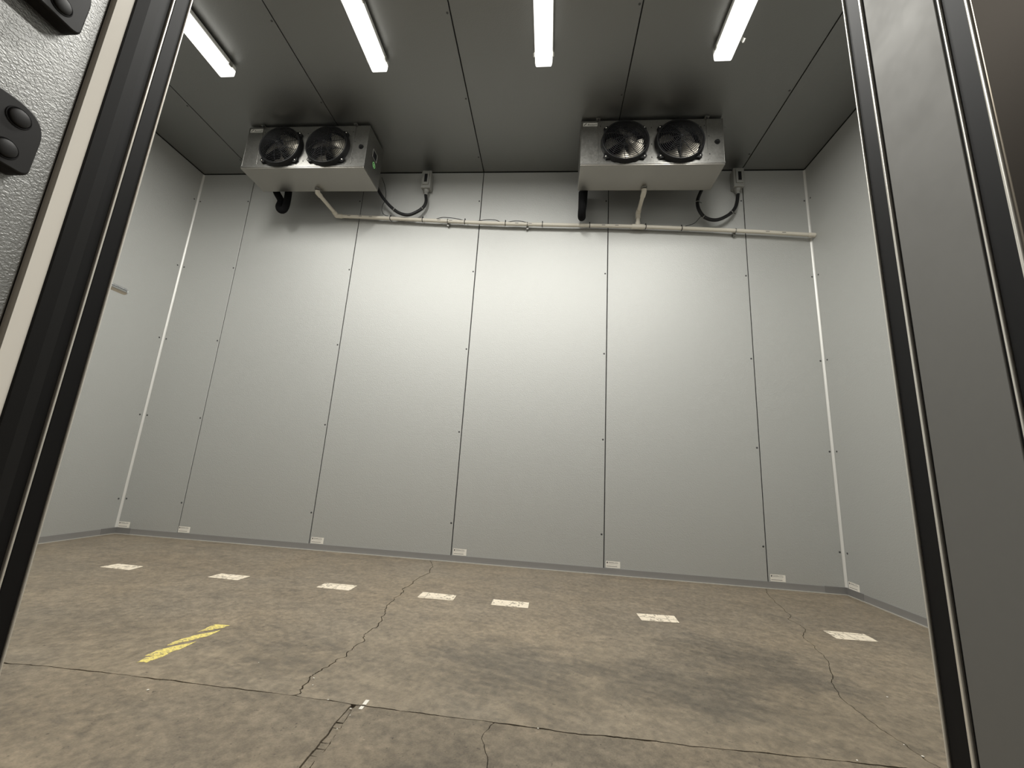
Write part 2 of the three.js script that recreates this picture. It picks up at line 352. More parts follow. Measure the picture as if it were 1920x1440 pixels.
// white tape pieces on the floor
const tapeTex = dataTex(256, 128, (i, j) => {
  const n = fbm(i / 14, j / 22, 4), s = noise(i / 40 + 3, j / 3), e = Math.min(i, 255 - i, j, 127 - j);
  let v = 1; if (n > 0.6) v -= 0.22 * sstep(0.6, 0.7, n); if (s > 0.84) v -= 0.12; if (e < 3 + 6 * noise(i / 9, j / 9)) v -= 0.12;
  v -= 0.06 * noise(i / 2, j / 2); return [236 * v, 224 * v * (0.98 + 0.02 * v), 203 * v * (0.94 + 0.06 * v)];
}, true);
const tapeMats = [0, 1, 2, 3].map(k => { const t = tapeTex.clone(); t.wrapS = t.wrapT = THREE.RepeatWrapping; t.offset.set(k * 0.27, k * 0.4); t.needsUpdate = true; return std({ map: t, roughness: 0.6 }); });
function tape(c, r = 0.004) {                // four corners on the floor
  const s = new THREE.Shape(); const n = c.length;
  for (let i = 0; i < n; i++) {
    const a = c[(i + n - 1) % n], b = c[i], d = c[(i + 1) % n], la = Math.hypot(a[0] - b[0], a[1] - b[1]), ld = Math.hypot(d[0] - b[0], d[1] - b[1]);
    const p = [b[0] + (a[0] - b[0]) / la * r, b[1] + (a[1] - b[1]) / la * r], q = [b[0] + (d[0] - b[0]) / ld * r, b[1] + (d[1] - b[1]) / ld * r];
    i ? s.lineTo(p[0], -p[1]) : s.moveTo(p[0], -p[1]); s.quadraticCurveTo(b[0], -b[1], q[0], -q[1]);
  }
  const g = new THREE.ExtrudeGeometry(s, { depth: 0.0008, bevelEnabled: false, curveSegments: 4 }); g.rotateX(-Math.PI / 2);
  const x0 = Math.min(...c.map(p => p[0])), z0 = Math.min(...c.map(p => p[1])), pp = g.attributes.position, uv = g.attributes.uv;
  for (let i = 0; i < pp.count; i++) uv.setXY(i, (pp.getX(i) - x0) / 0.21, (pp.getZ(i) - z0) / 0.11);
  return g;
}
const TAPES = [
  [[[0.383, 0.915], [0.4, 0.819], [0.58, 0.827], [0.591, 0.923]], 'white rectangle of floor tape nearest the left wall'],
  [[[1.088, 0.916], [1.101, 0.827], [1.289, 0.827], [1.282, 0.924]], 'white rectangle of floor tape, second from the left wall'],
  [[[1.761, 0.916], [1.766, 0.821], [1.958, 0.817], [1.961, 0.922]], 'white rectangle of floor tape just left of the long floor crack'],
  [[[2.357, 0.928], [2.358, 0.823], [2.558, 0.83], [2.558, 0.926]], 'white rectangle of floor tape just right of the long floor crack'],
  [[[2.77, 0.938], [2.772, 0.836], [2.975, 0.839], [2.973, 0.937]], 'bright white rectangle of floor tape in the middle of the room'],
  [[[3.565, 0.959], [3.56, 0.853], [3.764, 0.838], [3.759, 0.945]], 'scuffed white rectangle of floor tape, second from the right wall'],
  [[[4.511, 0.963], [4.514, 0.849], [4.715, 0.848], [4.713, 0.948]], 'streaky pinkish white rectangle of floor tape nearest the right wall']];
TAPES.forEach(([c, label], i) => tag(mesh('floor_tape', tape(c), tapeMats[i % 4]), label, 'tape', 'white tape pieces across the floor'));

// worn yellow and black hazard tape: the yellow bands that are left
const yellowTex = dataTex(128, 128, (i, j) => { const n = fbm(i / 10, j / 5, 4), v = n > 0.57 ? 0.72 : 1 - 0.12 * noise(i / 3, j / 3); return [232 * v, 214 * v, 122 * v + (n > 0.57 ? 20 : 0)]; }, true);
yellowTex.wrapS = yellowTex.wrapT = THREE.RepeatWrapping;
const yellow = std({ map: yellowTex, roughness: 0.6 });
const hazard = thing('hazard_tape', 'worn strip of yellow striped hazard tape on the floor', 'tape', [1.69, 0, 1.71]);
function band(pts) {
  const p = jag([...pts, pts[0]], 0.004, 2); p.pop();
  const s = new THREE.Shape(p.map(([x, z]) => new THREE.Vector2(x - 1.69, -(z - 1.71))));
  const g = new THREE.ExtrudeGeometry(s, { depth: 0.0007, bevelEnabled: false }); g.rotateX(-Math.PI / 2);
  const pp = g.attributes.position, uv = g.attributes.uv; for (let i = 0; i < pp.count; i++) uv.setXY(i, pp.getX(i) / 0.08, pp.getZ(i) / 0.12);
  mesh('yellow_band', g, yellow, hazard);
}
band([[1.660, 1.622], [1.660, 1.548], [1.665, 1.53], [1.729, 1.526], [1.722, 1.548], [1.70, 1.575], [1.68, 1.60]]);
band([[1.656, 1.752], [1.658, 1.69], [1.685, 1.635], [1.728, 1.578], [1.728, 1.645], [1.70, 1.695], [1.68, 1.725]]);
band([[1.660, 1.84], [1.662, 1.785], [1.69, 1.745], [1.728, 1.695], [1.729, 1.765], [1.71, 1.80], [1.70, 1.83]]);
band([[1.679, 1.89], [1.672, 1.85], [1.69, 1.835], [1.716, 1.79], [1.72, 1.81], [1.713, 1.86], [1.711, 1.882], [1.695, 1.88]]);

// chalk stroke over the joint and loose crumbs
{
  const g = merge([rbox(-0.006, 0.006, 0, 0.0012, -0.02, 0.006, 0.0005, 1), rbox(-0.006, 0.005, 0, 0.001, 0.014, 0.03, 0.0004, 1)]);
  const m = mesh('chalk_mark', g, M.chip); m.position.set(2.525, 0, 1.965); tag(m, 'short white chalk stroke crossing the floor joint', 'chalk mark');
}
const chipGeo = new THREE.IcosahedronGeometry(0.006, 0); chipGeo.scale(1, 0.5, 0.8);
[[2.497, 2.0, 'pale concrete crumb at the top of the crumbling floor cut'], [2.51, 2.03, 'pale concrete crumb, second down the crumbling floor cut'], [2.505, 2.095, 'pale concrete crumb, lowest in the crumbling floor cut'],
  [2.06, 1.80, 'white speck on the floor between the hazard tape and the long crack'], [2.41, 1.969, 'pale concrete crumb on the joint, left of the chalk stroke'], [2.585, 2.245, 'white speck at the bottom edge, right of the floor cut'],
  [1.87, 2.03, 'white speck on the near slab below the hazard tape'], [4.3, 1.55, 'white speck on the floor right of the right-hand crack'], [4.12, 1.85, 'small pale crumb in the lower end of the right-hand crack'], [4.13, 1.9, 'larger pale crumb in the lower end of the right-hand crack'],
  [3.92, 1.955, 'pale concrete crumb on the joint, near the right-hand crack'], [3.05, 1.985, 'pale concrete crumb on the joint, right of the short crack'], [2.32, 1.90, 'pale concrete crumb low beside the long crack'], [2.30, 1.86, 'pale concrete crumb in the long crack, just above the joint']].forEach(([x, z, label], i) => {
  const m = mesh('concrete_crumb', chipGeo, M.chip); m.rotation.y = i * 1.7; const s = 0.3 + 0.4 * rnd(); m.scale.set(s, s, s);
  m.position.set(x, 0.003 * s, z); tag(m, label, 'crumb', 'concrete crumbs along the floor cracks');
});

// ---------------------------------------------------------------- strip lights
const lampGeo = (() => {
  const L = 1.24;
  const sh = new THREE.Shape(); const w = 0.0575;   // section of the lens: trapezoid with rounded foot
  sh.moveTo(-w, 0); sh.lineTo(w, 0); sh.lineTo(w, -0.014); sh.quadraticCurveTo(w, -0.046, w - 0.008, -0.05); sh.lineTo(-w + 0.008, -0.05); sh.quadraticCurveTo(-w, -0.046, -w, -0.014); sh.lineTo(-w, 0);
  const lens = new THREE.ExtrudeGeometry(sh, { depth: L - 0.03, bevelEnabled: true, bevelThickness: 0.015, bevelSize: 0.008, bevelOffset: -0.008, bevelSegments: 4, curveSegments: 6 }); lens.translate(0, -0.03, 0.015);
  const body = rbox(-w - 0.004, w + 0.004, -0.038, 0, 0.004, L - 0.004, 0.012, 3);
  const clip = merge([rbox(-0.003, 0.003, -0.05, -0.012, -0.014, 0.014, 0.0015, 1), rbox(-0.005, 0.005, -0.056, -0.046, -0.006, 0.02, 0.002, 1)]);
  const strap = box(-0.02, 0.02, 0, 0.012, -0.02, 0.02);
  return { L, lens, body, clip, strap, w };
})();
function stripLight(x, label, openClip) {
  const t = thing('strip_light', label, 'ceiling light', [x, H - 0.012, 1.09], 'strip lights on the ceiling');
  mesh('housing', lampGeo.body, M.lampBody, t);
  mesh('lens', lampGeo.lens, M.lens, t);
  for (const z of [0.25, lampGeo.L - 0.25]) { const b = mesh('mounting_bracket', lampGeo.strap, M.galv, t); b.position.z = z; }
  for (const s of [-1, 1]) for (const z of [0.06, 0.42, 0.82, 1.18]) {
    const c = mesh('latch_clip', lampGeo.clip, M.bolt, t); c.position.set(s * (lampGeo.w + 0.007), 0, z);
    if (openClip && s > 0 && z < 0.1) { c.rotation.z = 0.5; c.position.x += 0.004; c.position.z = 0.1; }
  }
  const l = new THREE.RectAreaLight(LAMP_COLOR, LAMP_NITS, 0.1, lampGeo.L - 0.04);
  l.position.set(0, -0.0825, lampGeo.L / 2); l.rotation.x = -Math.PI / 2; l.name = 'strip_light_glow'; l.castShadow = true; t.add(l);
}
stripLight(0.607, 'long strip light nearest the left wall, partly behind the door frame');
stripLight(1.759, 'long strip light above the left cooling unit, second from the left');
stripLight(2.908, 'long strip light in the middle, between the two cooling units');
stripLight(4.066, 'long strip light nearest the right wall, with a loose clip', true);

// ---------------------------------------------------------------- cooling units
const UW = 1.07, UY0 = 3.067, UY1 = 3.466, UZ0 = 0.29, UZ1 = 0.575, FAN = [0.334, 0.743], FY = 3.25, FR = 0.185;
const badgeTex = canvasTex(256, 72, (g, w, h) => {
  g.fillStyle = '#d8d6cf'; g.fillRect(0, 0, w, h); g.fillStyle = '#1b1b1e';
  for (const [x, y] of [[14, 40], [38, 22]]) { g.beginPath(); g.moveTo(x, y); g.lineTo(x + 22, y - 18); g.lineTo(x + 26, y - 6); g.lineTo(x + 10, y + 10); g.lineTo(x + 22, y + 16); g.lineTo(x + 8, y + 20); g.closePath(); g.fill(); }
  g.font = 'italic bold 48px sans-serif'; g.textBaseline = 'middle'; g.fillText('Russell', 78, 38);
});
const plateTex = canvasTex(96, 160, (g, w, h) => { g.fillStyle = '#c9c7c2'; g.fillRect(0, 0, w, h); g.fillStyle = '#111214'; g.fillRect(6, 6, w - 12, h - 12); g.fillStyle = '#3a3c40'; for (let i = 0; i < 9; i++) g.fillRect(16, 20 + i * 14, 40 + (i * 37) % 24, 3); });
const leafTex = canvasTex(96, 96, (g) => {
  g.fillStyle = '#2f7a35'; g.fillRect(0, 0, 96, 96); g.strokeStyle = '#a9dca0'; g.lineWidth = 9; g.beginPath(); g.arc(48, 48, 36, 0, 7); g.stroke();
  g.beginPath(); g.moveTo(40, 70); g.quadraticCurveTo(30, 34, 62, 24); g.quadraticCurveTo(70, 58, 40, 70); g.stroke();
});
const badgeMat = std({ map: badgeTex, roughness: 0.4 }), plateMat = std({ map: plateTex, roughness: 0.4 }), leafMat = std({ map: leafTex, roughness: 0.45 });
const frontGeo = (() => {
  const s = new THREE.Shape(); s.moveTo(0, UY0); s.lineTo(UW, UY0); s.lineTo(UW, UY1); s.lineTo(0, UY1); s.lineTo(0, UY0);
  for (const f of FAN) { const h = new THREE.Path(); h.absarc(f, FY, 0.163, 0, Math.PI * 2, true); s.holes.push(h); }
  const g = new THREE.ExtrudeGeometry(s, { depth: 0.004, bevelEnabled: false, curveSegments: 40 }); g.translate(0, 0, UZ1 - 0.004); return metric(g);
})();
const shroudGeo = (() => {                  // black moulded venturi ring with four screw ears
  const p = [[0.163, -0.02], [0.163, 0.028], [0.166, 0.044], [0.172, 0.049], [0.178, 0.044], [0.181, 0.03], [FR, 0.004], [FR, 0], [0.163, -0.02]].map(([r, z]) => new THREE.Vector2(r, z));
  const ring = new THREE.LatheGeometry(p, 64); ring.rotateX(Math.PI / 2);
  const ears = [];
  for (let k = 0; k < 4; k++) {
    const a = Math.PI / 4 + k * Math.PI / 2 + (k % 2 ? 0.06 : -0.06), s = new THREE.Shape();
    s.moveTo(0.14, -0.075); s.quadraticCurveTo(0.176, -0.028, 0.204, -0.014); s.lineTo(0.204, 0.014); s.quadraticCurveTo(0.176, 0.028, 0.14, 0.075); s.quadraticCurveTo(0.165, 0, 0.14, -0.075);
    const g = new THREE.ExtrudeGeometry(s, { depth: 0.018, bevelEnabled: true, bevelSize: 0.002, bevelThickness: 0.002, bevelSegments: 1 });
    g.rotateZ(a); ears.push(g);
  }
  // keep ears outside the throat
  return merge([ring, ...ears.map(g => { const q = g.attributes.position; for (let i = 0; i < q.count; i++) { const x = q.getX(i), y = q.getY(i), r = Math.hypot(x, y); if (r < 0.166) { q.setX(i, x * 0.166 / r); q.setY(i, y * 0.166 / r); } } g.computeVertexNormals(); return g; })]);
})();
const guardGeo = (() => {                   // domed wire guard
  const list = [], dome = r => 0.045 + 0.03 * (1 - (r / 0.165) ** 2);
  for (let k = 0; k < 13; k++) { const r = 0.015 + k * 0.0122; const t = new THREE.TorusGeometry(r, 0.0026, 5, Math.max(20, Math.round(16 + r * 260))); t.translate(0, 0, dome(r)); list.push(t); }
  for (let k = 0; k < 10; k++) { const pts = []; for (let i = 0; i <= 6; i++) { const r = 0.012 + i * 0.0255, a = k * Math.PI / 5 + i * 0.05; pts.push(V(Math.cos(a) * r, Math.sin(a) * r, dome(Math.min(r, 0.165)) - 0.002)); } list.push(tube(pts, 0.0024, 14, 5)); }
  const hub = cyl(0.012, 0.010, 0.006, 16); hub.rotateX(Math.PI / 2); hub.translate(0, 0, 0.075); list.push(hub);
  return merge(list);
})();
const bladeGeos = (() => {                  // four twisted sheet blades
  const list = [];
  for (let k = 0; k < 4; k++) {
    const g = new THREE.PlaneGeometry(1, 1, 10, 8), p = g.attributes.position;
    for (let i = 0; i < p.count; i++) {
      const u = p.getX(i) + 0.5, v = p.getY(i) + 0.5, r = 0.03 + u * 0.122, wid = 0.5 + 0.42 * Math.sin(u * 2.4);
      const a = k * Math.PI / 2 + 0.3 * u + (v - 0.5) * wid * 1.5, z = -0.012 + (v - 0.5) * (0.085 - 0.03 * u);
      p.setXYZ(i, Math.cos(a) * r, Math.sin(a) * r, z);
    }
    g.computeVertexNormals(); list.push(g);
  }
  return list;
})();
const motorGeo = (() => { const a = cyl(0.04, 0.037, 0.08, 24); a.rotateX(Math.PI / 2); a.translate(0, 0, -0.045); const b = cyl(0.02, 0.018, 0.03, 16); b.rotateX(Math.PI / 2); b.translate(0, 0, 0.004); return merge([a, b]); })();
const boltGeo = new THREE.SphereGeometry(0.0075, 10, 8);
function coolingUnit(x0, label) {
  const t = thing('cooling_unit', label, 'cooling unit', [x0, 0, 0], 'cooling units under the ceiling');
  mesh('front_panel', frontGeo, M.galv, t);
  mesh('top_panel', box(0.002, UW - 0.002, UY1 - 0.004, UY1, UZ0, UZ1 - 0.005), M.galv, t);
  const pan = mesh('drain_pan', (() => {
    const g = rbox(-0.003, UW + 0.003, UY0 - 0.012, UY0 + 0.012, UZ0, UZ1 + 0.004, 0.004, 2); return g;
  })(), M.pan, t);
  mesh('front_lip', rbox(-0.004, UW + 0.004, UY0 - 0.002, UY0 + 0.01, UZ1 + 0.003, UZ1 + 0.008, 0.002, 2), M.galv, t);
  for (const x of [[-0.004, 0.001], [UW - 0.001, UW + 0.004]]) mesh('side_panel', rbox(x[0], x[1], UY0, UY1, UZ0, UZ1 + 0.002, 0.002, 1), M.galv, t);
  mesh('coil', (() => { const l = []; for (let i = 0; i < 90; i++) l.push(box(0.02 + i * 0.0115, 0.0225 + i * 0.0115, UY0 + 0.02, UY1 - 0.01, UZ0 + 0.012, UZ0 + 0.1)); return l; })(), M.coil, t);
  mesh('back_plate', box(0.005, UW - 0.005, UY0 + 0.01, UY1 - 0.004, UZ0, UZ0 + 0.008), M.blackMatte, t);
  for (const x of [0.127, 0.952]) mesh('panel_bead', rbox(x - 0.003, x + 0.003, UY0 + 0.03, UY1 - 0.004, UZ1 - 0.001, UZ1 + 0.004, 0.002, 2), M.galv, t);
  for (const f of FAN) {
    const s = mesh('fan_shroud', shroudGeo, M.blackPlastic, t); s.position.set(f, FY, UZ1);
    for (let k = 0; k < 4; k++) { const a = Math.PI / 4 + k * Math.PI / 2 + (k % 2 ? 0.06 : -0.06); const b = mesh('bolt', boltGeo, M.bolt, s); b.position.set(Math.cos(a) * 0.194, Math.sin(a) * 0.194, 0.021); }
    mesh('guard', guardGeo, M.blackPlastic, s);
    for (const bg of bladeGeos) { const bl = mesh('fan_blade', bg, M.blade, s); bl.rotation.z = f * 3; bl.position.z = -0.02; }
    const mo = mesh('motor', motorGeo, M.blackMatte, s); mo.position.z = -0.02;
  }
  const b = mesh('badge', new THREE.PlaneGeometry(0.112, 0.032), badgeMat, t); b.position.set(0.066, UY1 - 0.034, UZ1 + 0.0012); b.userData.label = 'white name badge with dark lettering';
  const pl = mesh('plug', (() => { const a = cyl(0.021, 0.019, 0.006, 20), c = cyl(0.016, 0.012, 0.012, 20); c.translate(0, 0.006, 0); const g = merge([a, c]); g.rotateX(Math.PI / 2); return g; })(), M.blackPlastic, t); pl.position.set(1.024, 3.257, UZ1 + 0.003);
  for (const [x, y] of [[0.145, UY1 - 0.05], [0.538, UY1 - 0.07], [0.538, FY - 0.005], [0.538, UY0 + 0.06], [0.75, UY0 + 0.018], [0.334, UY0 + 0.018], [0.935, UY1 - 0.06], [0.965, FY + 0.06], [0.965, FY - 0.1]]) { const m = mesh('screw', boltGeo, M.screw, t); m.scale.set(0.6, 0.6, 0.4); m.position.set(x, y, UZ1 + 0.001); }
  for (const x of [0.127, 0.952]) {
    const h = mesh('hanger_bracket', [box(x - 0.012, x + 0.012, UY1, H - 0.001, UZ0 + 0.02, UZ1 + 0.012), box(x - 0.016, x + 0.016, UY1 + 0.002, UY1 + 0.008, UZ0 + 0.02, UZ1 + 0.02)], M.galv, t);
    const bo = mesh('bolt', [cyl(0.008, 0.008, 0.014, 6)], M.screw, h); bo.position.set(x, UY1 - 0.001, UZ1 + 0.012);
  }
  mesh('drain_fitting', (() => { const l = []; const a = cyl(0.024, 0.026, 0.016, 20); a.translate(0.536, UY0 - 0.018, 0.325); l.push(a); return l; })(), M.galv, t);
  return t;
}
const unitA = coolingUnit(0.38, 'silver twin-fan cooling unit on the left, with a green sticker on its end');
const unitB = coolingUnit(3.205, 'silver twin-fan cooling unit on the right, near the corner');
{
  const p = mesh('rating_plate', new THREE.PlaneGeometry(0.085, 0.075), plateMat, unitA); p.rotation.y = Math.PI / 2; p.position.set(UW + 0.0052, 3.296, 0.43); p.userData.label = 'black rating plate with white edge';
  const l = mesh('green_sticker', new THREE.CircleGeometry(0.03, 24), leafMat, unitA); l.rotation.y = Math.PI / 2; l.position.set(UW + 0.0052, 3.208, 0.425); l.userData.label = 'round green leaf sticker';
}

// black foam-covered refrigerant lines below the units
tag(mesh('refrigerant_line', merge([tube([V(0.40, 3.25, 0.2895), V(0.40, 3.2, 0.22), V(0.428, 3.12, 0.2), V(0.487, 3.03, 0.2), V(0.481, 2.965, 0.2), V(0.505, 2.932, 0.2), V(0.535, 2.94, 0.2), V(0.549, 3.0, 0.2), V(0.545, 3.13, 0.2), V(0.545, 3.22, 0.22), V(0.545, 3.26, 0.2895)], 0.03, 70, 14)]), M.foam), 'thick black foam-wrapped pipe looping under the left cooling unit', 'pipe');
tag(mesh('refrigerant_line', merge([tube([V(3.262, 3.26, 0.2895), V(3.262, 3.22, 0.22), V(3.26, 3.1, 0.2), V(3.255, 2.99, 0.2), V(3.25, 2.94, 0.195), V(3.25, 2.915, 0.16), V(3.255, 2.93, 0.11), V(3.257, 3.0, 0.08), V(3.257, 3.2, 0.08)], 0.034, 70, 14)]), M.foam), 'thick black foam-wrapped pipe bending under the right cooling unit', 'pipe');

// ---------------------------------------------------------------- white plastic drain pipe along the back wall
{
  const t = thing('drain_pipe', 'long white plastic drain pipe sloping along the back wall', 'pipe');
  const P = [V(0.963, 2.976, 0.05), V(1.322, 2.960, 0.05), V(2.366, 2.909, 0.05), V(2.781, 2.896, 0.05), V(3.744, 2.878, 0.05), V(4.636, 2.840, 0.05), V(XR - 0.002, 2.806, 0.05)];
  const pr = 0.0165;
  const curve = new THREE.CatmullRomCurve3(P, false, 'centripetal');
  mesh('run', new THREE.TubeGeometry(curve, 80, pr, 16, false), M.pvc, t);
  const yAt = x => { for (let i = 1; i < P.length; i++) if (P[i].x >= x) return P[i - 1].y + (P[i].y - P[i - 1].y) * (x - P[i - 1].x) / (P[i].x - P[i - 1].x); return P[6].y; };
  mesh('end_socket', rod(V(XR - 0.05, 2.8085, 0.05), V(XR - 0.001, 2.805, 0.05), 0.0195), M.pvc, t);
  // branch of the left unit
  const a = V(0.916, 3.05, 0.325), a1 = V(0.916, 3.022, 0.318), a2 = V(0.953, 2.99, 0.065);
  mesh('branch', [rod(V(0.916, 3.04, 0.325), a1, 0.0165), rod(a1, a2, 0.0165)], M.pvc, t);
  mesh('elbow', [rod(V(0.916, 3.0405, 0.325), a1, 0.021), rod(a1, a1.clone().lerp(a2, 0.15), 0.021), new THREE.SphereGeometry(0.021, 16, 12).translate(a1.x, a1.y, a1.z)], M.pvc, t);
  mesh('elbow', [rod(a2.clone().lerp(a1, 0.12), V(0.957, 2.98, 0.05), 0.021), rod(V(0.957, 2.978, 0.05), V(1.015, 2.9737, 0.05), 0.021), new THREE.SphereGeometry(0.0215, 16, 12).translate(0.957, 2.979, 0.052)], M.pvc, t);
  // branch and tee of the right unit
  const b1 = V(3.741, 3.02, 0.32), b2 = V(3.748, 3.0, 0.06), b3 = V(3.748, 2.895, 0.05);
  mesh('branch', [rod(V(3.741, 3.04, 0.325), b1, 0.0165), rod(b1, b2, 0.0165), rod(b2, b3, 0.0165)], M.pvc, t);
  mesh('elbow', [rod(V(3.741, 3.0405, 0.325), b1, 0.021), rod(b1, b1.clone().lerp(b2, 0.2), 0.021), new THREE.SphereGeometry(0.021, 16, 12).translate(b1.x, b1.y, b1.z)], M.pvc, t);
  mesh('elbow', [rod(b2.clone().lerp(b1, 0.2), b2, 0.021), rod(b2, V(3.748, 2.955, 0.054), 0.021), new THREE.SphereGeometry(0.021, 16, 12).translate(b2.x, b2.y, b2.z)], M.pvc, t);
  mesh('tee', [rod(V(3.695, 2.879, 0.05), V(3.80, 2.876, 0.05), 0.022, 20), rod(V(3.748, 2.877, 0.05), V(3.748, 2.92, 0.05), 0.021)], M.pvc, t);
  // cable ties, clips, printed dashes
  const dir = V(1, -0.035, 0);
  for (const x of [1.49, 1.80, 2.20, 2.575, 2.91, 3.33, 3.815, 4.12]) mesh('cable_tie', [ringAround(V(x, yAt(x), 0.05), dir, pr + 0.001, 0.0032), box(x - 0.004, x + 0.004, yAt(x) + pr, yAt(x) + pr + 0.016, 0.046, 0.056)], M.blackPlastic, t);
  for (const x of [2.04, 2.775, 4.565]) {
    const y = yAt(x);
    mesh('pipe_clip', [ringAround(V(x, y, 0.05), dir, pr + 0.002, 0.0035), box(x - 0.009, x + 0.009, y - 0.035, y + 0.03, 0.0, 0.032)], M.galv, t);
  }
  for (const x of [1.09, 1.20, 1.30, 1.96, 2.07, 2.68, 2.80, 3.45, 3.565, 4.82, 4.95]) {
    const y = yAt(x) + 0.001, g = new THREE.CylinderGeometry(pr + 0.0006, pr + 0.0006, 0.028, 16, 1, true, -0.25, 0.5); g.rotateZ(Math.PI / 2 - 0.035); g.rotateX(0); g.translate(x, y, 0.05);
    const q = new THREE.BoxGeometry(0.03, 0.004, 0.0012); q.translate(x, y - 0.002, 0.05 + pr); mesh('print_dash', q, M.screw, t);
  }
}
// heat cable loops poking out along the pipe
function cable(name, pts, r, label, mat = M.conduit, n = 50) { return tag(mesh(name, tube(pts, r, n, 8), mat), label, 'cable'); }
cable('heat_cable', [V(1.93, 2.945, 0.055), V(1.99, 2.956, 0.06), V(2.06, 2.953, 0.06), V(2.13, 2.943, 0.06), V(2.19, 2.93, 0.055)], 0.003, 'thin heat cable bowing off the drain pipe, left of the middle seam');
cable('heat_cable', [V(2.32, 2.925, 0.055), V(2.40, 2.934, 0.06), V(2.48, 2.932, 0.06), V(2.53, 2.915, 0.055)], 0.003, 'thin heat cable bowing off the drain pipe at the middle seam');
cable('heat_cable', [V(2.60, 2.915, 0.055), V(2.66, 2.923, 0.06), V(2.72, 2.92, 0.06), V(2.78, 2.908, 0.055)], 0.003, 'thin heat cable bowing off the drain pipe under the middle strip light');
cable('sensor_wire', [V(1.37, 3.36, 0.09), V(1.405, 3.28, 0.085), V(1.425, 3.2, 0.08), V(1.425, 3.13, 0.075), V(1.405, 3.07, 0.07), V(1.405, 3.02, 0.065), V(1.43, 2.983, 0.06), V(1.465, 2.9755, 0.055)], 0.0028, 'thin black wire hanging behind the left conduit loop');
cable('sensor_wire', [V(4.29, 2.98, 0.08), V(4.265, 2.95, 0.075), V(4.23, 2.91, 0.065), V(4.19, 2.892, 0.058), V(4.15, 2.8815, 0.056)], 0.0028, 'thin black wire running from the right conduit loop to the pipe');

// switch boxes with flexible conduit
function switchBox(x, label) {
  const t = thing('switch_box', label, 'switch box', [x, 3.335, 0], 'electrical switch boxes at the top of the back wall');
  mesh('body', [rbox(-0.042, 0.042, -0.075, 0.10, 0.001, 0.062, 0.006, 2)], M.boxGrey, t);
  mesh('cover', [rbox(-0.046, 0.046, -0.082, 0.103, 0.062, 0.086, 0.007, 3), rbox(-0.03, 0.03, -0.052, 0.082, 0.084, 0.098, 0.004, 2)], M.boxGrey, t);
  mesh('rocker', [rbox(-0.013, 0.015, -0.03, 0.055, 0.097, 0.1005, 0.002, 1)], M.blackPlastic, t);
  mesh('connector', (() => { const a = cyl(0.02, 0.028, 0.03, 20), b = cyl(0.023, 0.023, 0.012, 6), c = cyl(0.016, 0.018, 0.02, 16); a.translate(0, -0.09, 0.045); b.translate(0, -0.108, 0.045); c.translate(0, -0.122, 0.045); return [a, b, c]; })(), M.boxGrey, t);
}
switchBox(1.80, 'grey switch box in the ceiling corner beside the left cooling unit');
switchBox(4.607, 'grey switch box in the ceiling corner beside the right cooling unit');
function conduit(pts, label, ties) {
  const t = thing('conduit', label, 'conduit', [0, 0, 0]);
  const c = new THREE.CatmullRomCurve3(pts, false, 'centripetal'); mesh('hose', new THREE.TubeGeometry(c, 90, 0.0145, 14, false), M.conduit, t);
  for (const u of ties) { const p = c.getPointAt(u), d = c.getTangentAt(u); const k = mesh('cable_tie', [ringAround(p, d, 0.0155, 0.003)], M.boxGrey, t); mesh('tail', rod(p.clone().add(V(0.012, -0.004, 0.008)), p.clone().add(V(0.03, -0.018, 0.012)), 0.0022, 6), M.blackPlastic, k); }
}
conduit([V(1.80, 3.204, 0.045), V(1.812, 3.13, 0.05), V(1.80, 3.075, 0.055), V(1.748, 3.01, 0.07), V(1.668, 2.968, 0.08), V(1.578, 2.985, 0.09), V(1.47, 3.07, 0.10), V(1.375, 3.19, 0.12), V(1.33, 3.30, 0.16)], 'black flexible conduit looping from the left switch box to the cooling unit', [0.2, 0.55]);
conduit([V(4.607, 3.204, 0.045), V(4.592, 3.12, 0.05), V(4.565, 3.05, 0.06), V(4.5, 2.975, 0.075), V(4.395, 2.925, 0.08), V(4.31, 2.948, 0.08), V(4.258, 3.03, 0.08), V(4.252, 3.12, 0.08), V(4.29, 3.24, 0.1), V(4.25, 3.3, 0.2)], 'black flexible conduit looping from the right switch box to the cooling unit', [0.24, 0.53, 0.7]);

// ---------------------------------------------------------------- door frame and open door
function strip(parent, name, x0, x1, z0, z1, mat, r = 0.0015, y1 = OH) { return mesh(name, rbox(x0, x1, 0, y1, z0, z1, r, 2), mat, parent); }
const frameR = structure('trim_3', 'right jamb of the doorway in black strips and brushed grey metal', 'trim');
strip(frameR, 'black_strip', OR, OR + 0.012, ZF, 2.7825, M.jambBlack);
strip(frameR, 'inner_edge', OR - 0.0025, OR + 0.004, ZF - 0.0035, ZF + 0.0003, M.edgeWhite, 0.0018);
strip(frameR, 'white_bead', OR - 0.002, OR + 0.012, 2.7832, 2.7882, M.edgeWhite, 0.0018);
strip(frameR, 'dark_gap', OR + 0.0015, OR + 0.012, 2.7882, 2.7912, M.jambBlack, 0.0005);
strip(frameR, 'metal_reveal', OR, OR + 0.012, 2.7912, 2.8882, M.jambMetal, 0.001);
strip(frameR, 'dark_gap', OR + 0.0015, OR + 0.012, 2.8882, 2.8926, M.jambBlack, 0.0005);
strip(frameR, 'white_bead', OR - 0.002, OR + 0.012, 2.8926, 2.8962, M.edgeWhite, 0.0016);
strip(frameR, 'black_strip', OR, OR + 0.012, 2.8962, 2.9202, M.jambBlack);
strip(frameR, 'white_bead', OR - 0.0015, OR + 0.0042, 2.9192, 2.9248, M.edgeWhite, 0.0026);
const frameL = structure('trim_4', 'left jamb of the doorway in black plastic with thin pale beads', 'trim');
strip(frameL, 'black_strip', OL - 0.113, OL, ZF, 2.7815, M.jambBlack);
